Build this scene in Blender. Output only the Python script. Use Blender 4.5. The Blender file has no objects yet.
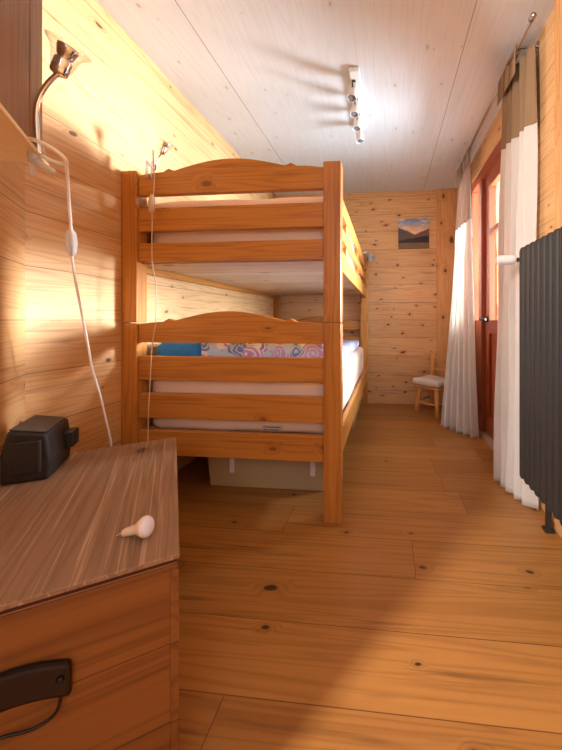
import bpy, bmesh, math, random
from mathutils import Vector, Matrix
random.seed(4)
PI = math.pi
S = bpy.context.scene
COL = S.collection

# ------------------------------------------------------------------ camera
cam = bpy.data.cameras.new('camera'); camo = bpy.data.objects.new('camera', cam); COL.objects.link(camo)
cam.sensor_fit = 'VERTICAL'; cam.sensor_height = 24.0; cam.sensor_width = 24.0
cam.lens = 335.0 * 24.0 / 750.0
cam.shift_x = (281.0 - 353.5) / 750.0
cam.shift_y = -(375.0 - 320.0) / 750.0
cam.clip_start = 0.02
camo.location = (0, 0, 0.9)
camo.rotation_euler = (PI / 2, 0, math.atan(33.5 / 335.0))
S.camera = camo

# ------------------------------------------------------------------ world, lights, exposure
W = bpy.data.worlds.new('world'); S.world = W; W.use_nodes = True
bg = W.node_tree.nodes['Background']
bg.inputs[0].default_value = (0.70, 0.86, 1.0, 1); bg.inputs[1].default_value = 3.0

def area(name, loc, target, sx, sy, power, col):
    l = bpy.data.lights.new(name, 'AREA'); l.shape = 'RECTANGLE'; l.size = sx; l.size_y = sy
    l.energy = power; l.color = col
    o = bpy.data.objects.new(name, l); COL.objects.link(o); o.location = loc
    o.rotation_euler = (Vector(target) - Vector(loc)).to_track_quat('-Z', 'Y').to_euler()
    return o
area('sunlit_terrace_glow', (3.3, 3.75, 1.42), (-1.0, 1.5, 1.35), 0.7, 0.9, 335, (0.98, 0.985, 1.0))
area('daylight_at_door', (2.3, 2.6, 1.45), (0.0, 2.45, 1.2), 1.5, 1.5, 300, (0.74, 0.88, 1.0))
area('hallway_window_light', (-1.35, -0.95, 1.7), (0.5, 1.5, 0.8), 0.10, 0.7, 46, (1.0, 0.95, 0.92))
area('cool_front_fill', (0.1, -1.55, 1.65), (-0.3, 1.0, 0.8), 1.0, 0.9, 7.5, (0.80, 0.90, 1.0))  # added cool fill from behind the camera for the foreground, no actual window
S.view_settings.view_transform = 'Standard'; S.view_settings.look = 'None'
S.view_settings.gamma = 1.0; S.view_settings.use_curve_mapping = False
S.view_settings.exposure = 1.22

# ------------------------------------------------------------------ node helpers
class G:
    def __init__(self, name):
        self.m = bpy.data.materials.new(name); self.m.use_nodes = True
        self.t = self.m.node_tree; self.n = self.t.nodes; self.n.clear()
        self.out = self.n.new('ShaderNodeOutputMaterial')
        self.b = self.n.new('ShaderNodeBsdfPrincipled')
        self.t.links.new(self.b.outputs[0], self.out.inputs[0])
    def put(self, sock, v):
        if isinstance(v, bpy.types.NodeSocket): self.t.links.new(v, sock)
        elif v is not None: sock.default_value = v
    def math(self, op, a, b=None, c=None):
        n = self.n.new('ShaderNodeMath'); n.operation = op
        for i, v in enumerate((a, b, c)): self.put(n.inputs[i], v)
        return n.outputs[0]
    def sstep(self, v, a, b, lo=0.0, hi=1.0):
        n = self.n.new('ShaderNodeMapRange'); n.interpolation_type = 'SMOOTHSTEP'
        for i, q in enumerate((v, a, b, lo, hi)): self.put(n.inputs[i], q)
        return n.outputs[0]
    def obj(self):
        return self.n.new('ShaderNodeTexCoord').outputs['Object']
    def vmath(self, op, a, b):
        n = self.n.new('ShaderNodeVectorMath'); n.operation = op
        self.put(n.inputs[0], a); self.put(n.inputs[1], b); return n.outputs[0]
    def sep(self, v):
        n = self.n.new('ShaderNodeSeparateXYZ'); self.put(n.inputs[0], v); return n.outputs
    def comb(self, x, y, z):
        n = self.n.new('ShaderNodeCombineXYZ')
        for i, q in enumerate((x, y, z)): self.put(n.inputs[i], q)
        return n.outputs[0]
    def noise(self, v, scale, detail=4, rough=0.55, dist=0.0):
        n = self.n.new('ShaderNodeTexNoise'); self.put(n.inputs['Vector'], v)
        n.inputs['Scale'].default_value = scale; n.inputs['Detail'].default_value = detail
        n.inputs['Roughness'].default_value = rough; n.inputs['Distortion'].default_value = dist
        return n.outputs[0]
    def white(self, v):
        n = self.n.new('ShaderNodeTexWhiteNoise'); n.noise_dimensions = '1D'
        self.put(n.inputs['W'], v); return n.outputs[0]
    def voro(self, v, scale, rand=1.0, dim='3D'):
        n = self.n.new('ShaderNodeTexVoronoi'); n.voronoi_dimensions = dim; self.put(n.inputs['Vector'], v)
        n.inputs['Scale'].default_value = scale; n.inputs['Randomness'].default_value = rand
        return n.outputs['Distance'], n.outputs['Color']
    def mix(self, f, a, b, mode='MIX'):
        n = self.n.new('ShaderNodeMix'); n.data_type = 'RGBA'; n.blend_type = mode
        self.put(n.inputs[0], f)
        for i, q in ((6, a), (7, b)):
            self.put(n.inputs[i], (*q, 1) if isinstance(q, tuple) and len(q) == 3 else q)
        return n.outputs[2]
    def bump(self, h, strength=0.2, dist=0.002):
        n = self.n.new('ShaderNodeBump'); n.inputs['Strength'].default_value = strength
        n.inputs['Distance'].default_value = dist; self.put(n.inputs['Height'], h)
        self.t.links.new(n.outputs[0], self.b.inputs['Normal'])
    def bsdf(self, col, rough=0.5, metal=0.0, spec=0.5):
        self.put(self.b.inputs['Base Color'], (*col, 1) if isinstance(col, tuple) else col)
        self.put(self.b.inputs['Roughness'], rough); self.b.inputs['Metallic'].default_value = metal
        self.b.inputs['Specular IOR Level'].default_value = spec

def lin(r, g, b):
    f = lambda c: (c / 255 / 12.92) if c / 255 <= 0.04045 else ((c / 255 + 0.055) / 1.055) ** 2.4
    return (f(r), f(g), f(b))

AX = {'X': 0, 'Y': 1, 'Z': 2}
def wood(name, axis, perp, light, dark, knot, plank=0.0, length=0.0, off=0.0, seam=lin(60, 30, 12), seamw=0.0022,
         lines=22.0, knots=5.0, knot_size=0.16, knot_keep=0.45, rough=0.5, vary=0.25, contrast=0.48, bump=0.12, spec=0.4,
         knot_amount=0.9, pores=0.0, streak=0.30):
    """Sawn board timber: grain along axis, boards laid side by side across perp."""
    g = G(name); s = g.sep(g.obj())
    a = s[AX[axis]]; p = s[AX[perp]]; q = s[[i for i in range(3) if i not in (AX[axis], AX[perp])][0]]
    p = g.math('ADD', p, off)
    rid = 0.0; seamf = None; rnd = None
    if plank:
        pp = g.math('DIVIDE', p, plank); idx = g.math('FLOOR', pp)
        rnd = g.white(g.math('ADD', idx, 0.37))
        fr = g.math('FRACT', pp); d = g.math('ABSOLUTE', g.math('SUBTRACT', fr, 0.5))
        seamf = g.math('GREATER_THAN', d, 0.5 - seamw / plank)
        if length:
            aa = g.math('DIVIDE', g.math('ADD', a, g.math('MULTIPLY', rnd, 7.3)), length)
            ia = g.math('FLOOR', aa)
            rnd = g.white(g.math('ADD', g.math('MULTIPLY', idx, 17.13), g.math('ADD', ia, 3.7)))
            fa = g.math('ABSOLUTE', g.math('SUBTRACT', g.math('FRACT', aa), 0.5))
            seamf = g.math('MAXIMUM', seamf, g.math('GREATER_THAN', fa, 0.5 - seamw / length))
        a = g.math('ADD', a, g.math('MULTIPLY', rnd, 31.7))
    v = g.comb(a, p, q)
    # knots
    kv = g.vmath('MULTIPLY', v, (0.55, 1.0, 0.15))
    wob = g.noise(v, 6.0, 2)
    kv = g.vmath('ADD', kv, g.comb(g.math('MULTIPLY', wob, 0.05), g.math('MULTIPLY', wob, 0.04), 0.0))
    kd, kc = g.voro(kv, knots, 1.0, '2D')
    ks = g.sep(kc)
    keep = g.math('GREATER_THAN', ks[0], 1.0 - knot_keep)
    size = g.math('MULTIPLY', g.math('ADD', g.math('MULTIPLY', ks[1], 0.8), 0.35), knot_size)
    kcore = g.math('MULTIPLY', keep, g.sstep(kd, size, g.math('MULTIPLY', size, 0.55)))
    khalo = g.math('MULTIPLY', keep, g.sstep(kd, g.math('MULTIPLY', size, 3.2), g.math('MULTIPLY', size, 0.6)))
    # grain
    gv = g.vmath('MULTIPLY', v, (0.40, 9.0, 9.0))
    n1 = g.noise(gv, 0.8, 3, 0.5, 0.35)
    ph = g.math('ADD', g.math('MULTIPLY', n1, lines), g.math('MULTIPLY', khalo, 1.6))
    ring = g.math('ABSOLUTE', g.math('SUBTRACT', g.math('MULTIPLY', g.math('FRACT', ph), 2.0), 1.0))
    ring = g.math('POWER', ring, 2.2)
    fine = g.noise(g.vmath('MULTIPLY', v, (3.0, 120.0, 120.0)), 1.0, 3, 0.6)
    broad = g.noise(g.vmath('MULTIPLY', v, (0.8, 3.0, 3.0)), 1.0, 3, 0.5)
    f = g.math('ADD', g.math('MULTIPLY', ring, 0.55), g.math('ADD', g.math('MULTIPLY', fine, 0.35), g.math('MULTIPLY', broad, 0.35)))
    f = g.sstep(f, 0.15, 1.0)
    f = g.math('MULTIPLY', f, contrast)
    c = g.mix(f, light, dark)
    chk = g.noise(g.vmath('MULTIPLY', g.vmath('ADD', v, (3.1, 1.7, 5.3)), (1.6, 38.0, 38.0)), 1.0, 3, 0.6)
    c = g.mix(g.sstep(chk, 0.58, 0.72, 0.0, streak), c, knot)
    if rnd is not None:
        c = g.mix(1.0, c, g.comb(*(g.math('SUBTRACT', 1.0 + vary * .35, g.math('MULTIPLY', rnd, vary * w)) for w in (.85, 1.0, 1.15))), 'MULTIPLY')
    c = g.mix(g.math('MULTIPLY', khalo, 0.35), c, dark)
    c = g.mix(g.math('MULTIPLY', kcore, knot_amount), c, knot)
    if pores:
        st = g.noise(g.vmath('MULTIPLY', v, (2.5, 150.0, 150.0)), 1.0, 3, 0.6)
        c = g.mix(g.sstep(st, 0.54, 0.70, 0.0, pores), c, lin(205, 170, 140))
    if seamf is not None: c = g.mix(g.math('MULTIPLY', seamf, 0.75), c, seam)
    r = g.math('ADD', g.math('MULTIPLY', fine, 0.16), rough - 0.08)
    g.bsdf(c, r, 0, spec)
    h = g.math('SUBTRACT', g.math('MULTIPLY', fine, 0.5), g.math('MULTIPLY', f, 0.4))
    if seamf is not None: h = g.math('SUBTRACT', h, seamf)
    g.bump(h, bump, 0.002)
    return g.m

def plain(name, col, rough=0.5, metal=0.0, spec=0.5, grain=0.0, scale=60, bump=0.0):
    g = G(name); c = (*col, 1)
    n = g.noise(g.obj(), scale, 4)
    c2 = tuple(x * (1 - grain) for x in col)
    g.bsdf(g.mix(n, col, c2), rough, metal, spec)
    if bump: g.bump(n, bump, 0.002)
    return g.m

def cloth(name, col, trans=0.3, weave=700, fold=None):
    g = G(name)
    s = g.sep(g.obj())
    wv = g.math('MULTIPLY', g.math('SINE', g.math('MULTIPLY', s[2], weave)), g.math('SINE', g.math('MULTIPLY', g.math('ADD', s[0], s[1]), weave)))
    n = g.noise(g.obj(), 9, 4)
    c = g.mix(g.math('MULTIPLY', n, 0.35), col, tuple(x * 0.8 for x in col))
    d = g.n.new('ShaderNodeBsdfDiffuse'); g.put(d.inputs[0], c)
    t = g.n.new('ShaderNodeBsdfTranslucent'); g.put(t.inputs[0], c)
    mx = g.n.new('ShaderNodeMixShader'); mx.inputs[0].default_value = trans
    g.t.links.new(d.outputs[0], mx.inputs[1]); g.t.links.new(t.outputs[0], mx.inputs[2])
    b = g.n.new('ShaderNodeBump'); b.inputs['Strength'].default_value = 0.15; b.inputs['Distance'].default_value = 0.001
    g.put(b.inputs['Height'], g.math('ADD', wv, g.math('MULTIPLY', n, 2.0)))
    g.t.links.new(b.outputs[0], d.inputs['Normal'])
    g.n.remove(g.b); g.t.links.new(mx.outputs[0], g.out.inputs[0])
    return g.m

def clear(name, tint=(1, 1, 1), gloss=0.12, rough=0.02, body=0.0, bodycol=(.9, .9, .9)):
    g = G(name); g.n.remove(g.b)
    tr = g.n.new('ShaderNodeBsdfTransparent'); tr.inputs[0].default_value = (*tint, 1)
    gl = g.n.new('ShaderNodeBsdfGlossy'); gl.inputs['Roughness'].default_value = rough
    lw = g.n.new('ShaderNodeLayerWeight'); lw.inputs[0].default_value = 0.35
    mx = g.n.new('ShaderNodeMixShader')
    g.put(mx.inputs[0], g.math('MINIMUM', g.math('ADD', g.math('MULTIPLY', g.math('POWER', lw.outputs['Facing'], 2.0), 0.5), gloss), 1.0))
    g.t.links.new(tr.outputs[0], mx.inputs[1]); g.t.links.new(gl.outputs[0], mx.inputs[2])
    res = mx.outputs[0]
    if body:
        df = g.n.new('ShaderNodeBsdfDiffuse'); df.inputs[0].default_value = (*bodycol, 1)
        m2 = g.n.new('ShaderNodeMixShader'); m2.inputs[0].default_value = body
        g.t.links.new(res, m2.inputs[1]); g.t.links.new(df.outputs[0], m2.inputs[2]); res = m2.outputs[0]
    g.t.links.new(res, g.out.inputs[0])
    return g.m

# ------------------------------------------------------------------ materials
PINE_L, PINE_D, PINE_K = lin(222, 178, 124), lin(180, 120, 68), lin(84, 44, 22)
M = {}
M['pine_y'] = wood('pine_wall_along', 'Y', 'Z', PINE_L, PINE_D, PINE_K, plank=0.19, off=0.05, seamw=0.0012, vary=0.18, knots=7.5, knot_size=.075, knot_keep=.5, rough=0.55)
M['pine_x'] = wood('pine_wall_across', 'X', 'Z', lin(226, 180, 126), lin(188, 130, 78), PINE_K, plank=0.19, off=0.05, seamw=0.0014, vary=0.2, knots=9.5, knot_size=0.11, knot_keep=0.6, rough=0.55)
M['pine_z'] = wood('pine_trim', 'Z', 'X', lin(222, 168, 108), lin(182, 116, 60), PINE_K, knots=7.0, knot_size=0.18, knot_keep=0.6, rough=0.55)
M['whitewash'] = wood('whitewashed_ceiling_boards', 'Y', 'X', lin(217, 220, 223), lin(202, 200, 197), lin(160, 142, 124), plank=1.30, off=0.913, seam=lin(120, 104, 92), seamw=0.0022, vary=0.05, streak=0.10, knots=7, knot_size=0.06, knot_keep=0.4, rough=0.6, contrast=0.45, knot_amount=0.55, bump=0.05)
M['oak_floor'] = wood('oak_floor_boards', 'X', 'Y', lin(172, 119, 60), lin(132, 84, 38), lin(48, 24, 12), plank=0.205, length=1.9, off=0.05, seamw=0.0012, seam=lin(70, 36, 14), vary=0.3, lines=13, streak=0.38, knots=4.2, knot_size=0.06, knot_keep=0.42, rough=0.38, contrast=0.55, bump=0.1)
BED_L, BED_D, BED_K = lin(194, 128, 56), lin(150, 88, 34), lin(92, 40, 12)
for ax, pr in (('X', 'Z'), ('Y', 'Z'), ('Z', 'X')):
    M['bed_' + ax.lower()] = wood('stained_pine_' + ax.lower(), ax, pr, BED_L, BED_D, BED_K, lines=15, knots=7, knot_size=0.12, knot_keep=0.3, rough=0.36, contrast=0.6, knot_amount=0.6, bump=0.06)
M['bed_base'] = wood('bunk_underside_boards', 'X', 'Y', lin(218, 180, 132), lin(186, 138, 88), lin(120, 70, 40), plank=0.12, seamw=0.002, vary=0.2, knots=7, knot_size=0.16, rough=0.6)
M['chest_top'] = wood('weathered_chest_lid', 'Y', 'X', lin(146, 112, 86), lin(108, 78, 56), lin(72, 44, 28), lines=16, knots=5, knot_size=0.10, knot_keep=0.25, rough=0.55, contrast=0.6, bump=0.35, pores=0.5)
M['chest_side'] = wood('chest_pine_boards', 'X', 'Z', lin(138, 86, 38), lin(102, 58, 22), lin(70, 30, 10), plank=0.15, off=0.02, seamw=0.0012, vary=0.2, lines=12, knots=5, knot_size=0.14, rough=0.5, contrast=0.7, bump=0.2)
M['chest_long'] = wood('chest_pine_boards_long', 'Y', 'Z', lin(138, 86, 38), lin(102, 58, 22), lin(70, 30, 10), plank=0.15, off=0.02, seamw=0.0012, vary=0.2, lines=12, knots=5, knot_size=0.14, rough=0.5, contrast=0.7, bump=0.2)
M['chest_dark'] = plain('dark_seam_timber', lin(74, 38, 16), .7, 0, .3, .4, 40)
M['brown_board'] = wood('brown_cupboard_board', 'Z', 'X', lin(138, 94, 54), lin(108, 68, 36), lin(70, 40, 20), lines=14, knots=2, knot_keep=0.1, rough=0.5, contrast=0.7)
M['pale_edge'] = wood('pale_shelf_edge', 'X', 'Z', lin(238, 214, 178), lin(222, 190, 146), lin(180, 130, 80), knot_keep=0.05)
M['door_wood'] = wood('red_brown_door_timber', 'Z', 'Y', lin(164, 82, 46), lin(122, 52, 28), lin(60, 22, 12), lines=12, knots=3, knot_keep=0.15, rough=0.4, contrast=0.6)
M['chair_wood'] = wood('chair_beech', 'Z', 'X', lin(224, 160, 92), lin(196, 126, 62), lin(140, 80, 36), knots=3, knot_keep=0.1, rough=0.45)
M['shutter'] = wood('outdoor_larch', 'Z', 'X', lin(220, 142, 88), lin(186, 106, 58), lin(110, 54, 24), plank=0.12, knots=4, rough=0.6)
M['chrome'] = plain('chrome', (0.86, 0.88, 0.92), 0.14, 1.0)
M['steel'] = plain('dull_steel', (0.42, 0.38, 0.36), 0.3, 1.0)
M['dark_steel'] = plain('dark_burnished_steel', (0.10, 0.09, 0.09), 0.3, 1.0)
M['radiator'] = plain('anthracite_enamel', lin(52, 46, 42), 0.5, 0.0, 0.25, 0.1)
M['white_plastic'] = plain('white_plastic', lin(236, 228, 222), 0.35, 0, 0.5, 0.03)
M['white_metal'] = plain('white_lacquer', lin(232, 230, 228), 0.3, 0, 0.5, 0.03)
M['black_plastic'] = plain('black_speaker_shell', lin(30, 27, 27), 0.48, 0, 0.5, 0.25, 300, 0.15)
M['black_top'] = plain('dusty_black_shell', lin(70, 64, 62), 0.55, 0, 0.5, 0.2, 200, 0.15)
M['dark_iron'] = plain('dark_iron', lin(38, 22, 14), 0.42, 0.4, 0.5, 0.5, 30, 0.4)
M['cream_sheet'] = plain('cream_fitted_sheet', lin(246, 216, 194), 0.85, 0, 0.2, 0.08, 14, 0.2)
M['white_sheet'] = plain('white_sheet', lin(232, 226, 226), 0.85, 0, 0.2, 0.08, 14, 0.2)
M['blue_cloth'] = plain('blue_cloth', lin(64, 150, 246), 0.85, 0, 0.2, 0.25, 30, 0.2)
M['label_grey'] = plain('sewn_label', lin(196, 176, 160), 0.8, 0, 0.2, 0.05)
M['label_ink'] = plain('label_print', lin(84, 74, 70), 0.8)
M['fleece'] = plain('cream_fleece', lin(226, 212, 200), 0.95, 0, 0.1, 0.25, 90, 0.9)
M['bulb_face'] = plain('frosted_bulb_face', lin(222, 224, 246), 0.3, 0, 0.5, 0.02)
M['bulb_body'] = plain('white_bulb_body', lin(240, 214, 186), 0.35, 0, 0.5, 0.03)
M['curtain_white'] = cloth('white_curtain_cloth', lin(246, 241, 234), 0.5)
M['curtain_taupe'] = cloth('taupe_curtain_cloth', lin(158, 128, 98), 0.2)
M['curtain_pale_taupe'] = cloth('pale_taupe_curtain_cloth', lin(206, 184, 168), 0.3)
M['glass'] = clear('window_glass', (1, 1, 1), 0.04)
M['shade_glass'] = clear('clear_shade_glass', (0.97, 0.97, 0.97), 0.04)
M['clear_plastic'] = clear('clear_plastic', (0.92, 0.92, 0.94), 0.12, 0.08, 0.40, lin(246, 248, 252))
M['box_plastic'] = clear('milky_box_plastic', (0.9, 0.86, 0.8), 0.05, 0.25, 0.72, lin(216, 190, 150))
M['cord'] = plain('pale_cord', lin(250, 250, 252), 0.4, 0, 0.5, 0.02)
M['cord_beige'] = plain('beige_cord', lin(214, 186, 158), 0.45, 0, 0.5, 0.02)
M['grey_shade'] = plain('grey_lamp_shade', lin(176, 172, 172), .4)
M['spot_face'] = plain('spot_reflector', (0.32, 0.34, 0.38), 0.25, 0.7)
M['dark_gap'] = plain('dark_slot', lin(74, 56, 44), 0.5)

def duvet_mat():
    g = G('floral_duvet_print')
    d, c = g.voro(g.vmath('ADD', g.obj(), g.comb(g.math('MULTIPLY', g.noise(g.obj(), 9, 2), 0.15), g.math('MULTIPLY', g.noise(g.obj(), 7, 2), 0.15), 0.0)), 15)
    s = g.sep(c)
    petal = g.sstep(g.math('ABSOLUTE', g.math('SUBTRACT', g.math('FRACT', g.math('MULTIPLY', d, 4.0)), 0.5)), 0.05, 0.35)
    base = g.mix(g.math('GREATER_THAN', s[0], 0.42), lin(244, 244, 255), lin(196, 222, 255))
    flow = g.mix(g.math('GREATER_THAN', s[1], 0.5), lin(196, 160, 230), lin(120, 140, 220))
    col = g.mix(g.math('MULTIPLY', petal, g.math('GREATER_THAN', s[2], 0.35)), base, flow)
    col = g.mix(g.sstep(d, 0.10, 0.04), col, lin(240, 236, 250))
    g.bsdf(col, 0.85, 0, 0.2); g.bump(g.noise(g.obj(), 22, 3), 0.4, 0.01)
    return g.m
M['duvet'] = duvet_mat()

def canvas_mat(w, h):
    """Printed canvas: evening sky, clouds, two dark ridges and a meadow."""
    g = G('landscape_print'); s = g.sep(g.obj())
    u = g.math('ADD', g.math('DIVIDE', s[0], w), 0.5); v = g.math('ADD', g.math('DIVIDE', s[2], h), 0.5)
    sky = g.mix(g.sstep(v, 0.52, 0.98), lin(244, 186, 118), lin(120, 148, 186))
    cl = g.noise(g.comb(g.math('MULTIPLY', u, 2.0), g.math('MULTIPLY', v, 5.0), 0.0), 1.6, 5)
    sky = g.mix(g.sstep(cl, 0.45, 0.65, 0.0, 0.75), sky, lin(226, 214, 206))
    r = g.noise(g.comb(u, 0.0, 0.0), 5.0, 5, 0.6)
    ridge1 = g.math('ADD', g.math('ADD', 0.40, g.math('MULTIPLY', g.math('ABSOLUTE', g.math('SUBTRACT', 0.55, u)), 0.45)), g.math('MULTIPLY', r, 0.14))
    far = g.sstep(g.math('SUBTRACT', ridge1, v), -0.01, 0.02)
    c = g.mix(far, sky, g.mix(u, lin(84, 76, 76), lin(120, 84, 66)))
    ridge2 = g.math('ADD', g.math('ADD', 0.22, g.math('MULTIPLY', u, 0.16)), g.math('MULTIPLY', r, 0.12))
    c = g.mix(g.sstep(g.math('SUBTRACT', ridge2, v), -0.01, 0.03), c, lin(48, 36, 34))
    mead = g.mix(g.noise(g.comb(u, g.math('MULTIPLY', v, 9.0), 0.0), 3.0, 4), lin(150, 118, 72), lin(74, 54, 34))
    c = g.mix(g.math('LESS_THAN', v, 0.19), c, mead)
    g.bsdf(c, 0.45, 0, 0.4)
    return g.m

# ------------------------------------------------------------------ mesh helpers
class B:
    def __init__(self): self.bm = bmesh.new()
    def add(self, vs, fs):
        v = [self.bm.verts.new(p) for p in vs]
        for f in fs:
            try: self.bm.faces.new([v[i] for i in f])
            except ValueError: pass
        return v
    def box(self, a, b):
        (x0, y0, z0), (x1, y1, z1) = a, b
        self.add([(x0, y0, z0), (x1, y0, z0), (x1, y1, z0), (x0, y1, z0), (x0, y0, z1), (x1, y0, z1), (x1, y1, z1), (x0, y1, z1)],
                 [(3, 2, 1, 0), (4, 5, 6, 7), (0, 1, 5, 4), (1, 2, 6, 5), (2, 3, 7, 6), (3, 0, 4, 7)])
        return self
    def prism(self, poly, lo, hi, axis='Z'):
        """polygon in the plane across axis, extruded from lo to hi"""
        mk = {'Z': lambda p, h: (p[0], p[1], h), 'Y': lambda p, h: (p[0], h, p[1]), 'X': lambda p, h: (h, p[0], p[1])}[axis]
        n = len(poly)
        vs = [mk(p, lo) for p in poly] + [mk(p, hi) for p in poly]
        fs = [tuple(range(n))[::-1], tuple(range(n, 2 * n))] + [(i, (i + 1) % n, n + (i + 1) % n, n + i) for i in range(n)]
        self.add(vs, fs); return self
    def tube(self, pts, r, seg=10, caps=True, closed=False):
        pts = [Vector(p) for p in pts]; n = len(pts)
        rr = r if isinstance(r, (list, tuple)) else [r] * n
        rings = []; prev = None
        for i, p in enumerate(pts):
            if closed: t = pts[(i + 1) % n] - pts[i - 1]
            else: t = pts[min(i + 1, n - 1)] - pts[max(i - 1, 0)]
            t.normalize()
            if prev is None:
                ref = Vector((0, 0, 1)) if abs(t.z) < 0.9 else Vector((1, 0, 0))
                nx = t.cross(ref).normalized()
            else:
                nx = (prev - t * prev.dot(t)).normalized()
            prev = nx; ny = t.cross(nx)
            rings.append([self.bm.verts.new(p + (nx * math.cos(2 * PI * k / seg) + ny * math.sin(2 * PI * k / seg)) * rr[i]) for k in range(seg)])
        last = n if closed else n - 1
        for i in range(last):
            a, b = rings[i], rings[(i + 1) % n]
            for k in range(seg):
                self.bm.faces.new((a[k], a[(k + 1) % seg], b[(k + 1) % seg], b[k]))
        if caps and not closed:
            self.bm.faces.new(rings[0][::-1]); self.bm.faces.new(rings[-1])
        return self
    def lathe(self, prof, base, axis, seg=24):
        """profile [(r, h)] turned about an axis through base"""
        ax = Vector(axis).normalized(); base = Vector(base)
        ref = Vector((0, 0, 1)) if abs(ax.z) < 0.9 else Vector((1, 0, 0))
        nx = ax.cross(ref).normalized(); ny = ax.cross(nx); rings = []
        for r, h in prof:
            rings.append([self.bm.verts.new(base + ax * h + (nx * math.cos(2 * PI * k / seg) + ny * math.sin(2 * PI * k / seg)) * max(r, 1e-5)) for k in range(seg)])
        for a, b in zip(rings, rings[1:]):
            for k in range(seg): self.bm.faces.new((a[k], a[(k + 1) % seg], b[(k + 1) % seg], b[k]))
        if prof[0][0] > 1e-4: self.bm.faces.new(rings[0][::-1])
        if prof[-1][0] > 1e-4: self.bm.faces.new(rings[-1])
        return self
    def done(self, name, mat, parent=None, bevel=0.0, smooth=False, seg=2, loc=None, rz=0.0, solid=0.0, subd=0):
        bmesh.ops.remove_doubles(self.bm, verts=self.bm.verts, dist=1e-6)
        bmesh.ops.recalc_face_normals(self.bm, faces=self.bm.faces)
        me = bpy.data.meshes.new(name); self.bm.to_mesh(me); self.bm.free()
        me.materials.append(M[mat] if isinstance(mat, str) else mat)
        if smooth:
            for p in me.polygons: p.use_smooth = True
        o = bpy.data.objects.new(name, me); COL.objects.link(o)
        if parent: o.parent = parent
        if loc: o.location = loc
        if rz: o.rotation_euler = (0, 0, rz)
        if solid:
            q = o.modifiers.new('thickness', 'SOLIDIFY'); q.thickness = solid; q.offset = 0
        if bevel:
            q = o.modifiers.new('bevel', 'BEVEL'); q.width = bevel; q.segments = seg; q.limit_method = 'ANGLE'
        if subd:
            q = o.modifiers.new('subdivision', 'SUBSURF'); q.levels = subd; q.render_levels = subd
        return o

def thing(name, label, cat, loc=(0, 0, 0), rz=0.0, group=None):
    o = bpy.data.objects.new(name, None); COL.objects.link(o); o.empty_display_size = 0.05
    o.location = loc; o.rotation_euler = (0, 0, rz); o['label'] = label; o['category'] = cat
    if group: o['group'] = group
    return o
def tag(o, label, cat, group=None):
    o['label'] = label; o['category'] = cat
    if group: o['group'] = group
    return o
def struct(o, label=None):
    o['kind'] = 'structure'
    if label: o['label'] = label
    return o
def smoothpath(pts, n=6):
    """Catmull-Rom through points"""
    P = [Vector(p) for p in pts]; P = [2 * P[0] - P[1]] + P + [2 * P[-1] - P[-2]]; out = []
    for i in range(1, len(P) - 2):
        for k in range(n):
            t = k / n; a, b, c, d = P[i - 1], P[i], P[i + 1], P[i + 2]
            out.append(0.5 * ((2 * b) + (c - a) * t + (2 * a - 5 * b + 4 * c - d) * t * t + (3 * b - a - 3 * c + d) * t ** 3))
    out.append(P[-2]); return out

# ------------------------------------------------------------------ setting
CEIL = 2.283; XR = 0.735; YB = 3.63
CORNER = Vector((-1.252, 1.045)); WEND = Vector((-0.61, 0.10))
DY0, DY1, DZ = 1.90, 3.06, 2.08
struct(B().box((-2.2, -1.7, -0.12), (XR + 0.9, YB + 0.2, 0.0)).done('floor', 'oak_floor'), 'oiled oak plank floor with dark knots')
struct(B().box((-2.2, -1.7, CEIL), (XR + 0.25, YB + 0.2, CEIL + 0.12)).done('ceiling', 'whitewash'), 'whitewashed board ceiling')
struct(B().prism([(-1.252, 1.045), (-1.226, YB), (-1.226, YB + 0.15), (-1.4, YB + 0.15), (-1.4, 1.15)], 0, CEIL).done('wall_left', 'pine_y'), 'knotty pine board wall beside the bunk bed')
struct(B().box((-1.4, YB, 0), (XR + 0.2, YB + 0.15, CEIL)).done('wall_back', 'pine_x'), 'knotty pine board wall at the far end')
d = (WEND - CORNER); L = d.length; ang = math.atan2(d.y, d.x)
struct(B().box((0, -0.14, 0), (L, 0, CEIL)).done('wall_corner', wood('pine_wall_slanting', 'X', 'Z', PINE_L, PINE_D, PINE_K, plank=0.19, off=0.05, seamw=0.0012, vary=0.18, knots=6, knot_size=.07, rough=0.55), loc=(CORNER.x, CORNER.y, 0), rz=ang), 'slanting pine board wall behind the chest')
b = B(); b.box((XR, -1.7, 0), (XR + 0.2, DY0, CEIL)); b.box((XR, DY0, DZ), (XR + 0.2, DY1, CEIL)); b.box((XR, DY1, 0), (XR + 0.2, YB, CEIL))
struct(b.done('wall_right', 'pine_y'), 'pine board wall behind the radiator')
struct(B().box((-2.35, -1.85, 0), (XR + 0.2, -1.7, CEIL)).done('wall_front', 'brown_board'), 'pine board wall behind the viewer')
struct(B().box((-2.35, -1.7, 0), (-2.2, 1.3, CEIL)).done('wall_hall', 'brown_board'), 'pine board wall of the passage')
struct(B().box((-2.35, 1.15, 0), (-1.3, 1.3, CEIL)).done('wall_passage', 'brown_board'), 'pine board end wall of the passage')
struct(B().box((0.524, YB - 0.022, 0), (XR, YB, CEIL)).done('trim_1', 'pine_z', bevel=0.003), 'upright pine board in the far right corner')
struct(B().box((XR - 0.02, 1.40, 0.0), (XR, 1.52, CEIL)).done('trim_2', 'pine_z', bevel=0.003), 'upright pine batten beside the curtain')
struct(B().box((XR - 0.012, -1.7, 0.0), (XR, 1.40, 0.06)).done('baseboard_right', 'pine_y', bevel=0.003), 'low pine skirting board under the radiator')

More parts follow.
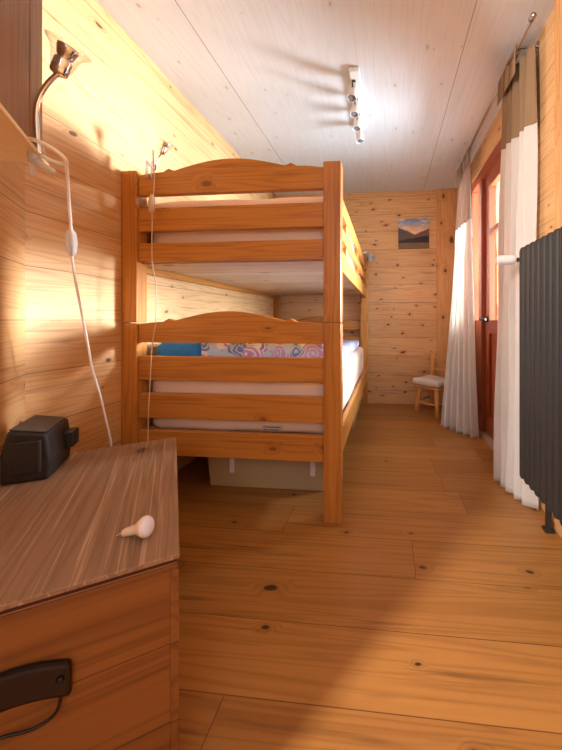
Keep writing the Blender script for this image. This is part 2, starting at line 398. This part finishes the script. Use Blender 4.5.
# door
dr = struct(B().box((XR + 0.0, DY0, DZ - 0.075), (XR + 0.09, DY1, DZ)).box((XR, DY0, 0), (XR + 0.09, DY0 + 0.07, DZ - 0.075))
            .box((XR, 2.71, 0), (XR + 0.09, 2.79, DZ - 0.075)).box((XR, DY1 - 0.06, 0), (XR + 0.09, DY1, DZ - 0.075))
            .done('door_1', 'door_wood', bevel=0.004), 'red-brown glazed balcony door between two curtains')
X0 = XR + 0.03
lf = B()
for y0, y1, z0, z1 in ((1.972, 2.075, .03, 2.0), (2.605, 2.708, .03, 2.0), (2.075, 2.605, 1.905, 2.0), (2.075, 2.605, .80, .90), (2.075, 2.605, .03, .17), (2.075, 2.605, 1.545, 1.58)):
    lf.box((X0, y0, z0), (X0 + 0.05, y1, z1))
leaf = lf.done('door_leaf', 'door_wood', dr, bevel=0.005)
B().box((X0 + 0.018, 2.07, .165), (X0 + 0.036, 2.61, .805)).done('lower_panel', 'door_wood', leaf)
B().box((X0 + 0.006, 2.13, .24), (X0 + 0.024, 2.55, .73)).done('raised_panel', 'door_wood', leaf, bevel=0.006)
B().box((X0 + 0.022, 2.07, .895), (X0 + 0.028, 2.61, 1.91)).done('glass_pane', 'glass', leaf)
B().box((X0 + 0.022, 2.785, .9), (X0 + 0.028, 3.005, 2.01)).done('side_pane', 'glass', dr)
B().box((X0, 2.79, 0.0), (X0 + 0.04, 3.0, .90)).done('side_panel', 'door_wood', dr, bevel=0.004)
h = B().lathe([(.026, 0), (.026, .008), (.02, .012), (0, .012)], (X0, 2.655, .905), (-1, 0, 0), 20).tube([(X0, 2.655, .905), (X0 - 0.055, 2.655, .905)], .011).done('door_handle', 'dark_steel', dr)
B().tube(smoothpath([(X0 - 0.05, 2.66, .905), (X0 - 0.06, 2.60, .907), (X0 - 0.055, 2.53, .90)], 4), .012, 12).done('lever', 'dark_steel', h, smooth=True)
B().box((XR - 0.01, DY0 + .07, 0.0), (XR + 0.1, DY1 - .06, 0.028)).done('threshold', plain('grey_threshold', lin(170, 146, 124), .45), dr, bevel=0.004)
# outdoor larch reveal seen through the glass
struct(B().box((XR + 0.205, 2.98, 0.0), (XR + 0.85, 3.05, 2.2)).done('trim_3', 'shutter'), 'larch boarding outside the balcony door')

# ------------------------------------------------------------------ bunk bed
BX, BY = -1.246, 1.46
BW, BL, PW, PD = 1.044, 2.135, 0.079, 0.070
bed = thing('bunk_bed', 'orange stained pine bunk bed with arched end boards along the left wall', 'bunk bed', (BX, BY, 0))
for px in (0, BW - PW):
    for py in (0, BL - PD):
        B().box((px, py, 0), (px + PW, py + PD, 0.885)).done('post', 'bed_z', bed, bevel=0.004)
        B().box((px, py, 0.888), (px + PW, py + PD, 1.602)).done('post', 'bed_z', bed, bevel=0.004)
def arch(u):
    u = abs(u)
    if u < .60: return .016 + .044 * math.cos(PI / 2 * u / .60)
    if u < .67: return .016 + .013 * (1 - math.cos(PI * (u - .60) / .07)) / 2 * 1.0
    if u < .73: return .029 - .017 * math.sin(PI / 2 * (u - .67) / .06)
    return .012 * math.cos(PI / 2 * (u - .73) / .27)
def archboard(name, z0, zend, y0, y1):
    x0, x1 = PW, BW - PW; n = 64
    top = []
    for i in range(n + 1):
        u = -1 + 2 * i / n; top.append((x0 + (x1 - x0) * i / n, zend + arch(u)))
    poly = [(x0, z0), (x1, z0)] + top[::-1]
    B().prism(poly, y0, y1, 'Y').done(name, 'bed_x', bed, bevel=0.003)
for y0 in (0.012, BL - 0.042):
    y1 = y0 + 0.03
    archboard('arched_board', 1.487, 1.582, y0, y1)
    archboard('arched_board', 0.794, 0.880, y0, y1)
    for z0, z1 in ((1.317, 1.427), (1.175, 1.262), (0.618, 0.730), (0.439, 0.556), (0.265, 0.382)):
        B().box((PW, y0, z0), (BW - PW, y1, z1)).done('end_rail', 'bed_x', bed, bevel=0.004)
for sx in (0, 1):
    x1 = BW - 0.012 if sx else 0.042; x0 = x1 - 0.028
    B().box((x0, PD, 1.135), (x1, BL - PD, 1.236)).done('side_rail', 'bed_y', bed, bevel=0.004)
    B().box((x0, PD, 0.255), (x1, BL - PD, 0.382)).done('side_rail', 'bed_y', bed, bevel=0.004)
    B().box((x0, PD, 1.412), (x1, BL - PD, 1.492)).done('guard_rail', 'bed_y', bed, bevel=0.004)
    B().box((x0, PD, 1.290), (x1, BL - PD, 1.350)).done('guard_rail', 'bed_y', bed, bevel=0.004)
    xi = x0 + .005
    for yy in (0.35, 1.03, 1.74):
        B().box((xi, yy, 1.15), (xi + .018, yy + .07, 1.485)).done('guard_upright', 'bed_z', bed, bevel=0.003)
B().box((0.044, 0.045, 1.168), (BW - 0.042, BL - 0.045, 1.184)).done('bed_base', 'bed_base', bed)
B().box((0.044, 0.045, 0.335), (BW - 0.042, BL - 0.045, 0.355)).done('bed_base', 'bed_base', bed)

def soft(a, b, nx, ny, nz, rad, wob, mat, name, parent=None, seed=0, sag=None):
    """a cushion-like block with rounded edges and a slightly uneven surface"""
    bm = bmesh.new(); rnd = random.Random(seed)
    (x0, y0, z0), (x1, y1, z1) = a, b
    c = Vector(((x0 + x1) / 2, (y0 + y1) / 2, (z0 + z1) / 2)); hs = Vector(((x1 - x0) / 2, (y1 - y0) / 2, (z1 - z0) / 2))
    bmesh.ops.create_cube(bm, size=2.0)
    bmesh.ops.subdivide_edges(bm, edges=[e for e in bm.edges if abs(e.verts[0].co.x - e.verts[1].co.x) > 1], cuts=nx)
    bmesh.ops.subdivide_edges(bm, edges=[e for e in bm.edges if abs(e.verts[0].co.y - e.verts[1].co.y) > 1], cuts=ny, use_grid_fill=True)
    bmesh.ops.subdivide_edges(bm, edges=[e for e in bm.edges if abs(e.verts[0].co.z - e.verts[1].co.z) > 1], cuts=nz, use_grid_fill=True)
    ph = [rnd.uniform(0, 6.28) for _ in range(6)]
    for v in bm.verts:
        p = Vector((v.co.x * hs.x, v.co.y * hs.y, v.co.z * hs.z))
        q = Vector(tuple(max(-(hs[i] - rad), min(hs[i] - rad, p[i])) for i in range(3)))
        dlt = p - q
        if dlt.length > 1e-6: p = q + dlt.normalized() * min(dlt.length, rad)
        w = math.sin(p.x * 11 + ph[0]) * math.sin(p.y * 7 + ph[1]) + .6 * math.sin(p.x * 23 + p.y * 9 + ph[2]) + .5 * math.sin(p.y * 21 - p.x * 6 + ph[3])
        nrm = Vector((p.x / hs.x, p.y / hs.y, p.z / hs.z)); nrm = Vector(tuple(math.copysign(abs(t) ** 6, t) for t in nrm))
        p += nrm * wob * w * .5
        if sag: p.z += sag(p.x / hs.x, p.y / hs.y, p.z / hs.z)
        v.co = p
    bb = B(); bb.bm.free(); bb.bm = bm
    if parent is None:
        for v in bm.verts: v.co.z += hs.z
        return bb.done(name, mat, None, smooth=True, loc=(c.x, c.y, z0))
    for v in bm.verts: v.co += c
    return bb.done(name, mat, parent, smooth=True)
def mattress(z0, z1, seed, label):
    o = soft((BX + .081, BY + .073, z0), (BX + BW - .042, BY + BL - .073, z1), 24, 44, 8, .045, .004, 'cream_sheet', 'mattress', seed=seed)
    return tag(o, label, 'mattress')
mattress(1.186, 1.490, 1, 'cream sheeted mattress on the upper bunk')
ml = mattress(0.357, 0.625, 2, 'cream sheeted mattress on the lower bunk with a small sewn label')
lb = B().box((.12, -.9975, .02), (.215, -.9945, .045)).done('sewn_label', 'label_grey', ml)
lb2 = B().box((.126, -.9985, .024), (.145, -.9975, .028)).box((.152, -.9985, .024), (.20, -.9975, .028)).box((.126, -.9985, .037), (.205, -.9975, .040)).done('label_print', 'label_ink', lb)
def hump(u, v, w): return (w > 0) * (.125 * math.exp(-((v + .95) / .45) ** 2) * (1 - u * u * .15))
dv = soft((BX + .33, BY + .10, .628), (BX + BW - .075, BY + 1.98, .70), 26, 46, 6, .03, .014, 'duvet', 'duvet', seed=5, sag=hump)
tag(dv, 'blue and purple floral duvet spread on the lower bunk', 'duvet')
pb = soft((BX + .078, BY + .10, .628), (BX + .325, BY + .75, .80), 12, 24, 6, .06, .015, 'blue_cloth', 'blanket', seed=8)
tag(pb, 'folded blue blanket between the floral duvet and the wall', 'blanket')
up = soft((BX + .45, BY + .5, 1.494), (BX + BW - .085, BY + 1.9, 1.56), 20, 36, 6, .035, .012, 'white_sheet', 'duvet', seed=9)
tag(up, 'white duvet lying on the upper bunk', 'duvet')

# far reading lamp clipped on the rear post
rl = thing('reading_lamp', 'small pale reading lamp at the far end of the upper bunk', 'lamp', (BX + BW - .03, BY + BL - .035, 1.602))
B().box((-.02, -.015, 0.0), (.02, .015, .02)).done('clamp', 'white_plastic', rl, bevel=.003)
B().tube(smoothpath([(0, 0, .015), (.012, -.03, .03), (.03, -.06, .0)], 4), .006, 8).done('arm', 'chrome', rl, smooth=True)
B().lathe([(.012, 0), (.02, .01), (.028, .04), (.042, .085), (.038, .085), (.024, .04), (.0, .02)], (.025, -.055, -.01), (.55, -.35, -.6), 20).done('lamp_shade', 'grey_shade', rl, smooth=True)

# storage boxes under the bed
def storage_box(loc, sx, sy, sz, label, clasps):
    t = thing('storage_box', label, 'storage box', loc)
    b = B(); r = .012
    b.prism([(-sx / 2 + .02, 0), (sx / 2 - .02, 0), (sx / 2, sz), (-sx / 2, sz)], -sy / 2, sy / 2, 'Y')
    b.done('box_body', 'box_plastic', t, bevel=.008)
    B().box((-sx / 2 - .008, -sy / 2 - .008, sz - .004), (sx / 2 + .008, sy / 2 + .008, sz + .014)).done('lid', 'box_plastic', t, bevel=.005)
    for cx in clasps:
        B().box((cx - .013, -sy / 2 - .016, sz * .42), (cx + .013, -sy / 2 - .002, sz * .95)).done('clasp', 'white_plastic', t, bevel=.004)
    return t
storage_box((BX + .27 + .33, 1.72 + .30, 0), .66, .58, .20, 'milky plastic storage box on the floor under the near end of the bed', (-.18, .26))
storage_box((BX + .78, 3.12, 0), .42, .72, .125, 'flat pale storage box under the far end of the bed', ())

# ------------------------------------------------------------------ chest and what lies on it
CW, CL, CH = .42, .73, .45
ca = math.radians(34.1); cn = Vector((math.cos(ca), math.sin(ca))); cd = Vector((-math.sin(ca), math.cos(ca)))
cc = Vector((-.398, .610)) + cd * CL / 2 - cn * CW / 2
ch = thing('wooden_chest', 'old wooden chest with worn lid in the near left corner', 'chest', (cc.x, cc.y, 0), ca)
hw, hl, t_ = CW / 2, CL / 2, .02
B().box((-hw, -hl, CH - .010), (hw, hl, CH)).done('lid', 'chest_top', ch, bevel=.002)
B().box((-hw + .004, -hl + .004, CH - .017), (hw - .004, hl - .004, CH - .010)).done('lid_batten', 'chest_dark', ch)
B().box((-hw + .003, -hl + .003, 0.0), (hw - .003, -hl + t_, CH - .017)).done('end_panel', 'chest_side', ch, bevel=.003)
B().box((-hw + .003, hl - t_, 0.0), (hw - .003, hl - .003, CH - .017)).done('end_panel', 'chest_side', ch, bevel=.003)
B().box((hw - t_, -hl + t_, 0.0), (hw - .003, hl - t_, CH - .017)).done('side_panel', 'chest_long', ch)
B().box((-hw + .003, -hl + t_, 0.0), (-hw + t_, hl - t_, CH - .017)).done('side_panel', 'chest_long', ch)
B().box((-hw + t_, -hl + t_, 0.01), (hw - t_, hl - t_, 0.03)).done('chest_bottom', 'chest_side', ch)
B().box((hw - .016, -hl + .001, 0.0), (hw - .001, -hl + .012, CH - .03)).done('corner_joint', 'chest_long', ch, bevel=.001)
# handle: curved iron plate with a hanging bail
yf = -hl + .003; hz = .312; hx = -.040
poly = []
for i in range(17):
    u = -1 + 2 * i / 16; poly.append((hx + .088 * u, hz + .034 - .020 * u * u))
for i in range(17):
    u = 1 - 2 * i / 16; poly.append((hx + .088 * u - .004 * (1 - abs(u)), hz - .022 - .020 * u * u))
hp = B().prism(poly, yf - .016, yf, 'Y').done('handle_plate', 'dark_iron', ch, bevel=.006)
B().tube(smoothpath([(hx - .078, yf - .008, hz - .03), (hx - .072, yf - .012, hz - .058), (hx - .04, yf - .014, hz - .068), (hx, yf - .014, hz - .060), (hx + .04, yf - .014, hz - .068), (hx + .068, yf - .012, hz - .060), (hx + .076, yf - .008, hz - .03)], 5), .0025, 8).done('bail', 'dark_iron', hp, smooth=True)
for u in (-.075, .075):
    B().lathe([(0, .005), (.004, .004), (.006, 0)], (hx + u, yf - .016, hz - .004), (0, -1, 0), 10).done('rivet', 'dark_iron', hp, smooth=True)

sp = thing('speaker', 'small black loudspeaker on the chest lid against the slanting wall', 'speaker', (-1.037, .900, CH), math.radians(30))
SW, SL, SH = .052, .092, .135
b = B(); b.prism([(-SW, 0), (SW, 0), (SW + .004, .05), (SW - .004, SH - .006), (-SW * .7, SH + .012), (-SW, SH * .6)], -SL + .01, SL, 'Y')
b.done('speaker_shell', 'black_plastic', sp, bevel=.008, seg=3)
B().box((-SW * .62, -SL + .014, SH * .18), (SW * .72, -SL + .002, SH * .86)).done('grille', 'black_plastic', sp, bevel=.005)
B().prism([(SW - .010, SH - .003), (-SW * .66, SH + .0125), (-SW * .66, SH + .0145), (SW - .010, SH - .001)], -SL + .018, SL - .008, 'Y').done('top_panel', 'black_top', sp)
B().box((SW - .008, SL - .05, .045), (SW + .022, SL + .006, .095)).done('bracket', 'black_plastic', sp, bevel=.004)

ax = Vector((.95, .03, .30)).normalized()
lb = thing('light_bulb', 'white reflector light bulb lying on the chest lid', 'light bulb', (-.545, .645, CH))
bs = (0, 0, .0075)
B().lathe([(.0068, .0), (.0078, .004), (.0095, .022), (.0105, .032), (.0165, .041), (.0205, .049), (.0205, .053), (.0195, .055), (0, .055)], bs, ax, 28).done('bulb_body', 'bulb_body', lb, smooth=True)
B().lathe([(.0195, .0548), (.0185, .057), (.012, .0595), (0, .061)], bs, ax, 28).done('bulb_face', 'bulb_face', lb, smooth=True)
side = ax.cross(Vector((0, 0, 1))).normalized()
for sgn in (-1, 1):
    p0 = Vector(bs) + side * .0035 * sgn
    B().tube([p0 + ax * .001, p0 - ax * .012], .0012, 8).done('pin', 'chrome', lb)

# ------------------------------------------------------------------ wall cupboard with clip lamp
wa = math.radians(34.1)
wd = Vector((-math.sin(wa), math.cos(wa)))           # along the slanting wall, away from the viewer
wn = Vector((math.cos(wa), math.sin(wa)))            # out of that wall
e0 = Vector((-.872, .772))
cu = thing('wall_cupboard', 'shallow dark brown cupboard high on the slanting wall', 'cupboard', (e0.x, e0.y, 1.30), wa)
# local: x out of the wall, y along the wall; y=0 at the far end
B().box((-.125, -.66, .012), (-.020, 0, CEIL - 1.30)).done('cupboard_body', 'brown_board', cu, bevel=.002)
B().box((-.020, -.66, .012), (-.002, -.088, CEIL - 1.30)).done('cupboard_door', 'brown_board', cu, bevel=.002)
B().box((-.020, -.085, .012), (-.002, 0, CEIL - 1.30)).done('stile', 'brown_board', cu, bevel=.002)
B().box((-.125, -.66, 0), (.004, .028, .011)).done('bottom_board', 'pale_edge', cu, bevel=.002)

def clip_lamp(label, loc, neck, head, scale, ring, jaws, shade=True):
    t = thing('clip_lamp', label, 'lamp', loc, 0)
    O = Vector(loc)
    rel = lambda pts: [Vector(p) - O for p in pts]
    B().tube(smoothpath(rel(neck), 6), .0055 * scale, 12).done('gooseneck', 'chrome', t, smooth=True)
    hb, ha = Vector(head[0]) - O, Vector(head[1]).normalized()
    s = scale
    so = B().lathe([(.008 * s, -.004), (.0165 * s, 0), (.018 * s, .004), (.018 * s, .034 * s), (.014 * s, .038 * s)], hb, ha, 24).done('socket', 'chrome', t, smooth=False, bevel=.001)
    for p in so.data.polygons: p.use_smooth = True
    B().lathe([(.012 * s, .038 * s), (.016 * s, .042 * s), (.021 * s, .060 * s), (.021 * s, .066 * s), (.0, .062 * s)], hb, ha, 24).done('reflector_bulb', 'chrome', t, smooth=True)
    if shade:
        B().lathe([(.019 * s, .012 * s), (.023 * s, .026 * s), (.026 * s, .042 * s), (.032 * s, .055 * s), (.045 * s, .068 * s)], hb, ha, 32).done('glass_shade', 'shade_glass', t, smooth=True, solid=.0022)
    for i, (a, b_) in enumerate(jaws):
        A, Bv = Vector(a) - O, Vector(b_) - O
        B().tube([A, A.lerp(Bv, .5), Bv], [.009 * s, .0085 * s, .006 * s], 8).done('clamp_jaw', 'clear_plastic', t, smooth=True)
    if ring:
        c, ux, uy = Vector(ring[0]) - O, Vector(ring[1]), Vector(ring[2])
        B().tube([c + ux * math.cos(2 * PI * k / 32) + uy * math.sin(2 * PI * k / 32) for k in range(32)], .0046 * s, 8, closed=True).done('cord_loop', 'cord', t, smooth=True)
    return t
l1 = clip_lamp('chrome gooseneck clip lamp with clear glass shade clamped under the brown cupboard', (-.825, .722, 1.29),
          [(-.828, .722, 1.296), (-.832, .721, 1.342), (-.834, .721, 1.397), (-.825, .722, 1.435), (-.806, .723, 1.464), (-.782, .726, 1.489)],
          ((-.781, .726, 1.488), (.38, .02, .92)), 1.0,
          ((-.811, .723, 1.302), (.043, .004, -.014), (.004, -.03, .012)),
          [((-.835, .728, 1.322), (-.868, .762, 1.317)), ((-.842, .718, 1.318), (-.841, .72, 1.246)), ((-.845, .719, 1.282), (-.789, .725, 1.253)), ((-.842, .722, 1.292), (-.886, .76, 1.293))])
O1 = Vector((-.825, .722, 1.29))
cordpts = [(-.769, .727, 1.289), (-.785, .75, 1.282), (-.85, .819, 1.222), (-.892, .866, 1.15), (-.936, .911, 1.088), (-.985, .977, .996), (-1.028, 1.053, .849), (-1.051, 1.101, .728), (-1.074, 1.159, .618), (-1.085, 1.198, .512), (-1.09, 1.228, .404), (-1.11, 1.26, .2), (-1.12, 1.30, .006)]
B().tube([p - O1 for p in smoothpath(cordpts, 5)], .0038, 8).done('power_cord', 'cord', l1, smooth=True)
sa, sb = Vector((-.890, .864, 1.155)) - O1, Vector((-.932, .907, 1.093)) - O1
B().tube([sa, sa.lerp(sb, .12), sa.lerp(sb, .5), sa.lerp(sb, .88), sb], [.006, .012, .0145, .012, .006], 14).done('cord_switch', 'clear_plastic', l1, smooth=True)
B().tube([sa, sa.lerp(sb, .2), sa.lerp(sb, .8), sb], [.004, .0085, .0085, .004], 12).done('switch_core', 'white_plastic', l1, smooth=True)

l2 = clip_lamp('chrome clip lamp clamped on the arched top board at the left end of the bed', (-1.075, 1.465, 1.60),
          [(-1.075, 1.462, 1.60), (-1.066, 1.452, 1.615), (-1.054, 1.452, 1.650), (-1.038, 1.454, 1.672)],
          ((-1.038, 1.454, 1.670), (.40, .02, .92)), .82, None,
          [((-1.115, 1.462, 1.645), (-1.115, 1.458, 1.565)), ((-1.088, 1.462, 1.640), (-1.09, 1.458, 1.56)), ((-1.116, 1.462, 1.640), (-1.08, 1.462, 1.60))], shade=False)
O2 = Vector((-1.075, 1.465, 1.60))
B().lathe([(.015, .010), (.019, .022), (.025, .045), (.034, .058)], Vector((-1.038, 1.454, 1.670)) - O2, (.40, .02, .92), 28).done('glass_shade', 'shade_glass', l2, smooth=True, solid=.002)
B().tube([Vector((-1.075, 1.45, 1.61)) - O2, Vector((-1.07, 1.44, 1.68)) - O2], .003, 8).done('clamp_pin', 'steel', l2)
c2 = [(-1.08, 1.455, 1.60), (-1.066, 1.446, 1.57), (-1.068, 1.440, 1.46), (-1.074, 1.440, 1.384), (-1.074, 1.441, 1.17), (-1.056, 1.441, 1.057), (-1.056, 1.441, .9), (-1.075, 1.441, .78), (-1.085, 1.441, .609), (-1.094, 1.443, .475), (-1.10, 1.446, .30), (-1.10, 1.44, .10), (-1.10, 1.40, .006)]
B().tube([p - O2 for p in smoothpath(c2, 5)], .0026, 8).done('power_cord', 'cord_beige', l2, smooth=True)
sa, sb = Vector((-1.071, 1.436, 1.475)) - O2, Vector((-1.074, 1.436, 1.388)) - O2
B().tube([sa, sa.lerp(sb, .12), sa.lerp(sb, .5), sa.lerp(sb, .88), sb], [.005, .012, .015, .012, .005], 14).done('cord_switch', 'cord_beige', l2, smooth=True)

# ------------------------------------------------------------------ ceiling spot bar
cl = thing('ceiling_spotlight', 'white bar with four spotlight heads on the ceiling', 'ceiling light', (-.180, 2.10, CEIL))
B().box((-.03, -.285, -.028), (.03, .285, 0)).done('bar', 'white_metal', cl, bevel=.008)
for i, (yy, dx, dy) in enumerate(((-.215, -.10, -.30), (-.065, -.10, -.28), (.085, -.08, -.26), (.235, .15, -.20))):
    dirv = Vector((dx, dy, -.95)).normalized(); p = Vector((-.012, yy, -.092))
    hd = B().lathe([(.018, -.045), (.026, -.038), (.0275, .045), (.0265, .05), (.024, .05), (.023, .042), (0, .042)], p, dirv, 24).done('spot_head', 'white_metal', cl, smooth=False)
    for q in hd.data.polygons: q.use_smooth = len(q.vertices) == 4
    B().lathe([(.0225, .043), (.015, .046), (0, .048)], p, dirv, 20).done('spot_face', 'spot_face', hd, smooth=True)
    B().tube([p - dirv * .04, (p.x * .6, yy, -.026)], .011, 10).box((p.x - .004, yy - .031, -.085), (p.x + .004, yy - .022, -.058)).done('stem', 'dark_gap', hd)

# ------------------------------------------------------------------ picture
pic = B().box((-.162, -.02, -.158), (.162, 0, .158)).done('canvas_picture', canvas_mat(.324, .316), bevel=.002, loc=(.283, YB - .0005, 1.82))
tag(pic, 'small unframed canvas print of mountains at sunset on the far wall', 'picture')

# ------------------------------------------------------------------ child's chair
ck = thing('childs_chair', 'small wooden chair in the far right corner partly behind the curtain', 'chair', (.462, 3.335, 0), math.radians(-43.8))
def leg(a, b_, r0, r1): return B().tube([a, Vector(a).lerp(Vector(b_), .5), b_], [r0, (r0 + r1) / 2, r1], 12)
for sx in (-1, 1):
    leg((sx * .125, -.125, 0), (sx * .095, -.10, .25), .020, .025).done('leg', 'chair_wood', ck, smooth=True)
    leg((sx * .12, .115, 0), (sx * .095, .095, .25), .020, .025).done('leg', 'chair_wood', ck, smooth=True)
    leg((sx * .115, .105, .24), (sx * .125, .15, .54), .023, .019).done('back_post', 'chair_wood', ck, smooth=True)
B().box((-.14, -.14, .245), (.14, .13, .272)).done('seat', 'chair_wood', ck, bevel=.008)
for zz in (.40, .48):
    B().tube([(-.122, .13 + (zz - .4) * .15, zz), (.122, .13 + (zz - .4) * .15, zz)], .009, 10).done('back_rail', 'chair_wood', ck, smooth=True)
B().tube([(-.113, -.115, .10), (.113, -.115, .10)], .009, 10).done('stretcher', 'chair_wood', ck, smooth=True)
for sx in (-1, 1):
    B().tube([(sx * .114, -.115, .12), (sx * .110, .105, .12)], .009, 10).done('stretcher', 'chair_wood', ck, smooth=True)
fp = soft((-.155, -.16, .274), (.155, .118, .338), 18, 18, 5, .024, .010, 'fleece', 'seat_pad', seed=3)
fp.location = Vector((.462, 3.335, .274)) + Matrix.Rotation(math.radians(-43.8), 3, 'Z') @ Vector((0, -.021, 0)); fp.rotation_euler = (0, 0, math.radians(-43.8))
tag(fp, 'fluffy cream fleece pad on the seat of the small wooden chair', 'cushion')

# ------------------------------------------------------------------ curtains
RX, RZ = .640, 2.238
rod = thing('curtain_rod', 'metal curtain rod on brackets above the balcony door', 'curtain rod', (RX, 1.6, RZ))
B().tube([(0, -.03, 0), (0, 1.53, 0)], .008, 12).done('rod', 'steel', rod, smooth=True)
B().lathe([(.008, 0), (.013, .006), (.013, .03), (0, .036)], (0, -.03, 0), (0, -1, 0), 14).done('finial', 'steel', rod, smooth=True)
for yy in (.12, 1.45):
    B().tube([(XR - RX, yy, 0), (-.005, yy, 0)], .007, 10).lathe([(.022, 0), (.022, .006)], (XR - RX, yy, 0), (-1, 0, 0), 16).done('bracket', 'steel', rod)

def sheet(fn, u0, u1, v0, v1, nu, nv):
    b = B(); vs = []
    for j in range(nv + 1):
        for i in range(nu + 1):
            vs.append(fn(u0 + (u1 - u0) * i / nu, v0 + (v1 - v0) * j / nv))
    fs = [(j * (nu + 1) + i, j * (nu + 1) + i + 1, (j + 1) * (nu + 1) + i + 1, (j + 1) * (nu + 1) + i) for j in range(nv) for i in range(nu)]
    b.add(vs, fs); return b
def curtain(label, fn, zsplit, topmat, tabs, tabdrop, nu=110):
    t = thing('curtain', label, 'curtain', fn(.5, 0.0))
    O = Vector(fn(.5, 0.0)); f2 = lambda u, z: Vector(fn(u, z)) - O
    ztop = RZ - .03
    sheet(f2, 0, 1, 0.006, zsplit, nu, 60).done('lower_cloth', 'curtain_white', t, smooth=True, solid=.0016)
    sheet(f2, 0, 1, zsplit - .012, ztop, nu, 24).done('upper_cloth', topmat, t, smooth=True, solid=.0030)
    for u, w in tabs:
        p = Vector(fn(u, ztop)); y = p.y
        prof = [(p.x - RX, -.03 - .01), (-.014, -.012), (-.010, .008), (0, .0125), (.010, .008), (.014, -.015), (.018, -tabdrop)]
        b = B(); vs = []
        pp = smoothpath([(RX - q[0], y, RZ + q[1]) for q in prof], 4)
        for k, q in enumerate(pp):
            fl = 1 + .5 * k / len(pp)
            vs += [q + Vector((0, -w / 2 * fl, 0)) - O, q + Vector((0, w / 2 * fl, 0)) - O]
        b.add(vs, [(2 * k, 2 * k + 1, 2 * k + 3, 2 * k + 2) for k in range(len(pp) - 1)])
        b.done('tab', topmat, t, smooth=True, solid=.003)
    return t
def near_fn(u, z):                      # u = 0 at the far edge
    k = max(0.0, min(1.0, (2.2 - z) / 2.2)); e = k ** .7
    y0 = 1.93 + .035 * e; y1 = 1.66 - .005 * e
    y = y0 + (y1 - y0) * u
    amp = .012 + .018 * e
    base = RX + .045 * u - .028 * e * (1 - u)
    x = base + amp * math.sin(u * 5.2 * 2 * PI + .6 + .5 * k) + .004 * math.sin(u * 23 + z * 6)
    return (min(x, XR - .012), y + .006 * math.sin(u * 17 + z * 3), z)
def far_fn(u, z):                       # u = 0 at the far / room side edge
    k = max(0.0, min(1.0, (2.2 - z) / 2.2)); e = k ** 1.3
    tx, ty = RX, 3.10 - .42 * u
    bx, by = .455 + .225 * u, 2.90 - .30 * u
    x = tx + (bx - tx) * e; y = ty + (by - ty) * e
    amp = .012 + .020 * k
    sn = math.sin(u * 5.5 * 2 * PI + .4 - .6 * k)
    dx, dy = (.7, .7) if k > .3 else (.9, .4)
    x += dx * amp * sn; y += dy * amp * sn + .005 * math.sin(u * 19 + z * 4)
    return (min(x, XR - .015), y, z)
curtain('white curtain with brown top panel hanging beside the radiator', near_fn, 1.845, 'curtain_taupe', ((.05, .06), (.35, .06), (.64, .06)), .13)
curtain('white curtain with pale taupe top hanging beyond the balcony door', far_fn, 1.70, 'curtain_pale_taupe', ((.05, .04), (.35, .04), (.65, .04), (.95, .045)), .13)

# ------------------------------------------------------------------ radiator
RY1, RY0, RZ0, RZ1 = 1.575, .88, .20, 1.222
rad = thing('radiator', 'tall dark grey column radiator on the right wall', 'radiator', (.615, (RY0 + RY1) / 2, 0))
yc = (RY0 + RY1) / 2; n = 14; pitch = (RY1 - RY0) / n
b = B()
for i in range(n):
    y0 = RY0 + i * pitch - yc + .006; y1 = y0 + pitch - .012; ym = (y0 + y1) / 2
    pr = []
    for k in range(13):
        a = PI * k / 12; pr.append((-.003 - .027 * math.sin(a) ** .8, ym - (y1 - y0) / 2 * math.cos(a)))
    pr += [(.024, y1), (.024, y0)]
    zz = [(RZ0 + .0, .86), (RZ0 + .012, 1.0), (RZ1 - .02, 1.0), (RZ1 - .006, .9), (RZ1, .7)]
    vs = []; 
    for z, s in zz: vs += [((p[0]) * (s if p[0] < 0 else s), ym + (p[1] - ym) * (0.5 + .5 * s), z) for p in pr]
    m_ = len(pr)
    fs = [tuple(range(m_))[::-1], tuple(range((len(zz) - 1) * m_, len(zz) * m_))]
    for j in range(len(zz) - 1): fs += [(j * m_ + k, j * m_ + (k + 1) % m_, (j + 1) * m_ + (k + 1) % m_, (j + 1) * m_ + k) for k in range(m_)]
    b.add(vs, fs)
b.box((.0, RY0 - yc + .004, RZ0 + .02), (.075, RY1 - yc - .004, RZ1 - .02))
b.done('radiator_panel', 'radiator', rad, smooth=False, bevel=.002)
for yy in (RY0 - yc + .08, RY1 - yc - .07):
    B().box((.062, yy - .015, .0), (.078, yy + .015, RZ0 + .04)).box((.05, yy - .02, 0), (.09, yy + .02, .012)).done('foot', 'radiator', rad, bevel=.003)
    B().box((.07, yy - .012, .9), (XR - .615 - .022, yy + .012, .93)).done('wall_bracket', 'radiator', rad)
vb = B().tube([(.0, RY1 - yc - .02, 1.178), (.0, RY1 - yc + .045, 1.178)], .011, 12).tube([(.03, RY1 - yc + .04, 1.178), (-.03, RY1 - yc + .04, 1.178)], .013, 12).done('valve', 'chrome', rad, smooth=False)
B().lathe([(.017, 0), (.0215, .006), (.0225, .03), (.0215, .075), (.018, .082), (0, .084)], (-.025, RY1 - yc + .04, 1.178), (-1, .0, 0), 24).done('thermostat_head', 'white_plastic', rad, smooth=True)
